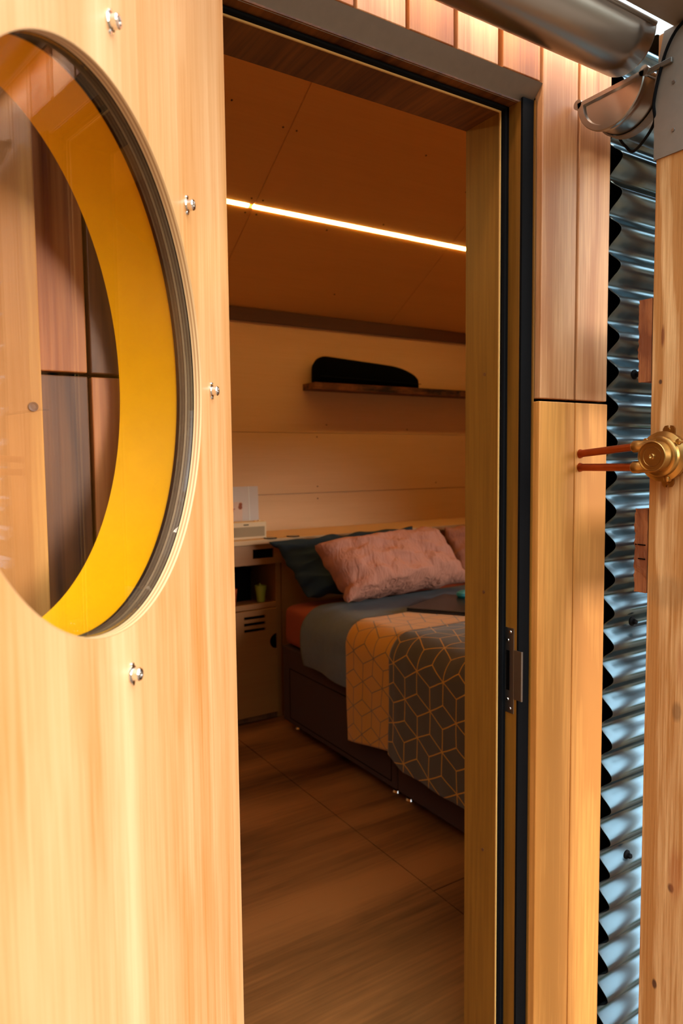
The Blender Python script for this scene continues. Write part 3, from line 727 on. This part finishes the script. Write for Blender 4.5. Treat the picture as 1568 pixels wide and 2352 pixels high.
def bfn(u, v):
    x = 2.185+.79*u
    l = min(1, (u/.10)) ; l = math.sqrt(max(0, 1-(1-l)**2))
    rgt = min(1, (1-u)/.32); rgt = math.sqrt(max(0, 1-(1-rgt)**2))
    k = min(l, rgt) if u > 0 and u < 1 else 0
    H = (.168-.045*u)*(.30+.70*k) if 0 < u < 1 else .04
    W = .062*(.4+.6*k) if 0 < u < 1 else .02
    a = 2*PI*v
    ca, sa = math.cos(a), math.sin(a)
    se = lambda t, p: math.copysign(abs(t)**p, t)
    y = 3.725+W*se(ca, .6); z = 1.8625+H/2+H/2*se(sa, .7)
    return (x, y, z)
bm_.grid(bfn, nU, nV)
bm_.f += [tuple(range(nV)), tuple(range(nU*(nV+1), nU*(nV+1)+nV))]
link('case_body', bm_, m_bag, bc, smooth=True)
link('zip_seam', MB().tube([(2.20+.76*k/20, 3.6625, 1.90-.012*k/20) for k in range(21)], .0018, 6), m_black, bc)

# ---- bed
bed = thing('divan_bed', (2.45, 2.3, 0), 'double divan bed with dark brown upholstered base', 'bed')
BX0, BX1, BY0, BY1 = 1.70, 3.20, 1.35, 3.25
for ya, yb_ in ((BY0, 2.2595), (2.2625, BY1)):
    link('divan_base', MB().box(BX0, BX1, ya, yb_, .048, .445), m_base, bed, bevel=.008)
dpn = MB()
for z_ in (.075, .335): dpn.box(BX0-.0014, BX0+.001, 2.30, 3.175, z_, z_+.003)
for y_ in (2.30, 3.172): dpn.box(BX0-.0014, BX0+.001, y_, y_+.003, .075, .338)
link('drawer_groove', dpn, m_dark, bed)
mt = MB()
def mfn(u, v):
    a = 2*PI*v; se = lambda t, p: math.copysign(abs(t)**p, t)
    cx, cz = (BX0+BX1)/2, .555
    ex = 1-.004*(1-math.cos(2*PI*u))
    e = min(u, 1-u)*1.9; s = min(1, e/.07); s = math.sqrt(max(0, 1-(1-s)**2))
    return (cx+((BX1-BX0)/2+.004)*se(math.cos(a), .10)*(.94+.06*s), BY0+(BY1-BY0)*u, cz+(.108)*se(math.sin(a), .28)*(.7+.3*s))
mt.grid(mfn, 40, 80); mt.f += [tuple(range(80)), tuple(range(40*81, 40*81+80))]
link('mattress', mt, m_rust, bed, smooth=True)
for x, y in ((1.762, 3.19), (1.758, 2.335), (1.758, 2.245), (1.762, 1.42), (3.1, 3.19), (3.1, 1.42)):
    g = MB().lathe([(0, .021), (.006, .024), (.014, .020), (.020, .008), (.047, .008)], (x, y, 0), (0, 0, 1), 28)
    link('glide_foot', g, m_chrome, bed, smooth=True)

def drape(name, y0, y1, off, hem, mat, parent=None, xend=3.19, top=.682, nu=60, nv=90, ripple=.004, y0hem=None, y1hem=None, th=.004, xs=1.672, rad=.11, botfn=None, seed=0, bulge=0):
    """cloth over the bed: section runs from far side across the top, round the edge and down to the hem"""
    T = top+off; X = xs-off
    secs = []; # (x, z, dx, dz)
    n1 = 34
    for k in range(n1): secs.append((xend-(xend-(X+rad))*k/(n1-1), T))
    for k in range(1, 15):
        a = PI/2*k/14; secs.append((X+rad-rad*math.sin(a), T-rad+rad*math.cos(a)))
    zb = T-rad; nd = 40
    for k in range(1, nd+1): secs.append((X, zb+(hem-zb)*k/nd))
    s_ = [0]
    for i in range(1, len(secs)): s_.append(s_[-1]+math.hypot(secs[i][0]-secs[i-1][0], secs[i][1]-secs[i-1][1]))
    nv = len(secs)-1
    m = MB()
    def pos(u, v):
        j = int(round(v*nv)); x, z = secs[j]
        down = max(0, (zb-z)/(zb-hem)) if z < zb else 0
        ya = y0+((y0hem-y0)*down if y0hem is not None else 0); yb2 = y1+((y1hem-y1)*down if y1hem is not None else 0)
        y = ya+(yb2-ya)*u
        if down > 0 and botfn: z = zb+(z-zb)*(zb-botfn(y))/(zb-hem)
        nn_ = noise.noise(Vector((y*5+seed, s_[j]*2.2, seed)))
        n2 = noise.noise(Vector((y*14+seed, s_[j]*5, seed+4)))
        if z >= zb:
            z += ripple*1.4*nn_+ripple*.6*n2
        x += -(ripple*(.6+2.2*down)*nn_+ripple*.5*n2)*(1 if z < T-.02 else 0)-bulge*math.sin(PI*min(1, down))
        x = min(x, BX0-.004-off*.6) if down > 0 else x
        return (x, y, z)
    m.grid(pos, nu, nv, uvfn=lambda u, v: (y0+(y1-y0)*u, s_[int(round(v*nv))]))
    return link(name, m, mat, parent, smooth=True, solid=th)
dv = drape('duvet', 1.36, 2.985, .006, .40, m_duvet, top=.678, y1hem=2.95, th=.012, ripple=.007, nu=110, rad=.13, botfn=lambda y: .405+.012*noise.noise(Vector((y*3, 7, 1)))+.02*max(0, y-2.6), seed=2, bulge=.006)
tag(dv, 'grey-blue duvet spread over the mattress below the pillows', 'duvet')
ty = drape('throw_blanket', 2.10, 2.56, .022, .155, m_throw_y, top=.680, y1hem=2.55, y0hem=2.19, th=.004, ripple=.004, botfn=lambda y: .178+.17*max(0, 2.55-y), seed=5, nu=50)
# underside layer and grey layer of the same folded throw
ty2 = thing('folded_throw', (2.3, 2.0, .70), 'folded geometric throw, mustard side showing behind the charcoal side, across the bed', 'throw')
bpy.context.view_layer.update()
ty.name = 'mustard_side'; ty.parent = ty2; ty.location = -Vector(ty2.location)
tg = drape('charcoal_side', 1.38, 2.235, .032, .19, m_throw_g, top=.682, y1hem=2.235, th=.004, ripple=.006, botfn=lambda y: .192+.35*max(0, y-2.13)-.02*max(0, 2.0-y)*2+.010*noise.noise(Vector((y*6, 1, 1))), seed=9, nu=100)
tg.parent = ty2; tg.location = -Vector(ty2.location)
ty['label'] = 'mustard side of the throw'; tg['label'] = 'charcoal side of the throw'

def pillow(name, TL, TR, BR, BL, th, mat, lab, seed, pinch=.05, wr=.006):
    TL, TR, BR, BL = map(Vector, (TL, TR, BR, BL)); cen = (TL+TR+BR+BL)/4
    nrm = ((TR-TL).cross(BL-TL)).normalized()
    m = MB(); n = 56
    def surf(sgn):
        def fn(u, v):
            a, b = 2*u-1, 2*v-1
            a2 = a*(1-pinch*(1-abs(b)**2)*abs(a)**3); b2 = b*(1-pinch*1.3*(1-abs(a)**2)*abs(b)**3)
            U, V = (a2+1)/2, (b2+1)/2
            p = TL*(1-U)*(1-V)+TR*U*(1-V)+BR*U*V+BL*(1-U)*V
            h = max(0, (1-a**4)*(1-b**4))**.5; ed = 1-min(1, max(0, 1-max(abs(a), abs(b)))*6)
            w_ = noise.noise(Vector((a*2.2+b*1.4+seed, b*1.3-a*.6, seed)))*1.4+.8*noise.noise(Vector((a*7+seed, b*2.2+a*2, seed+3)))+.5*noise.noise(Vector((a*13, b*5+a*4, seed+8)))
            q1 = Vector((noise.noise(Vector((a*3+seed, b*3, 1))), noise.noise(Vector((a*3, b*3+seed, 5))), noise.noise(Vector((b*4+seed, a*4, 9)))))
            return p+q1*.020+nrm*(sgn*(th*h+wr*w_*h))
        return fn
    m.grid(surf(1), n, n); m.grid(surf(-1), n, n)
    # weld borders
    t = link(name, m, mat, smooth=True)
    import bmesh
    bm = bmesh.new(); bm.from_mesh(t.data); bmesh.ops.remove_doubles(bm, verts=bm.verts, dist=.0004); bmesh.ops.recalc_face_normals(bm, faces=bm.faces); bm.to_mesh(t.data); bm.free()
    t.data.transform(Matrix.Translation(-cen)); t.location = cen
    for p in t.data.polygons: p.use_smooth = True
    return tag(t, lab, 'pillow', 'pillows at the head of the bed')
pillow('pillow', (1.655, 3.29, .985), (2.60, 3.31, 1.005), (2.60, 3.12, .70), (1.76, 3.10, .70), .07, m_blue, 'dark navy pillow against the headboard, behind the terracotta pillow', 1.3)
pillow('pillow', (1.735, 2.98, .990), (2.52, 3.02, 1.025), (2.66, 2.87, .730), (1.82, 2.80, .732), .125, m_pink, 'terracotta linen pillow leaning in front of the navy one, seen whole', 4.7, pinch=.07, wr=.016)
pillow('pillow', (2.80, 3.27, .985), (3.50, 3.27, 1.0), (3.45, 3.12, .675), (2.84, 3.12, .675), .07, m_pink, 'second terracotta pillow, cut off by the right door jamb', 9.1)

lp = thing('laptop', (2.28, 2.6, .716), 'closed dark laptop lying on the duvet beside the mustard throw', 'laptop')
def quad(mb, pts, z0, z1):
    mb.add([(x, y, z0) for x, y in pts]+[(x, y, z1) for x, y in pts], [(0, 1, 2, 3)[::-1], (4, 5, 6, 7), (0, 1, 5, 4), (1, 2, 6, 5), (2, 3, 7, 6), (3, 0, 4, 7)]); return mb
q = [(1.98, 2.56), (2.16, 2.30), (2.52, 2.45), (2.34, 2.72)]
link('laptop_base', quad(MB(), q, .706, .716), m_laptop, lp, bevel=.003)
link('laptop_lid', quad(MB(), q, .7165, .724), m_laptop, lp, bevel=.003)
ms = thing('teal_case', (2.42, 2.66, .725), 'small teal rounded case resting on the laptop', 'case')
link('case_shell', MB().lathe([(0, .038), (.012, .046), (.024, .042), (.032, .028), (.035, .010)], (2.365, 2.585, .7245), (0, 0, 1), 30), m_teal, ms, smooth=True)
pn = tag(link('teal_pen', MB().tube([(2.17, 2.36, .7275), (2.33, 2.44, .7275)], .003, 10), m_teal), 'thin teal pen lying on the edge of the laptop', 'pen')
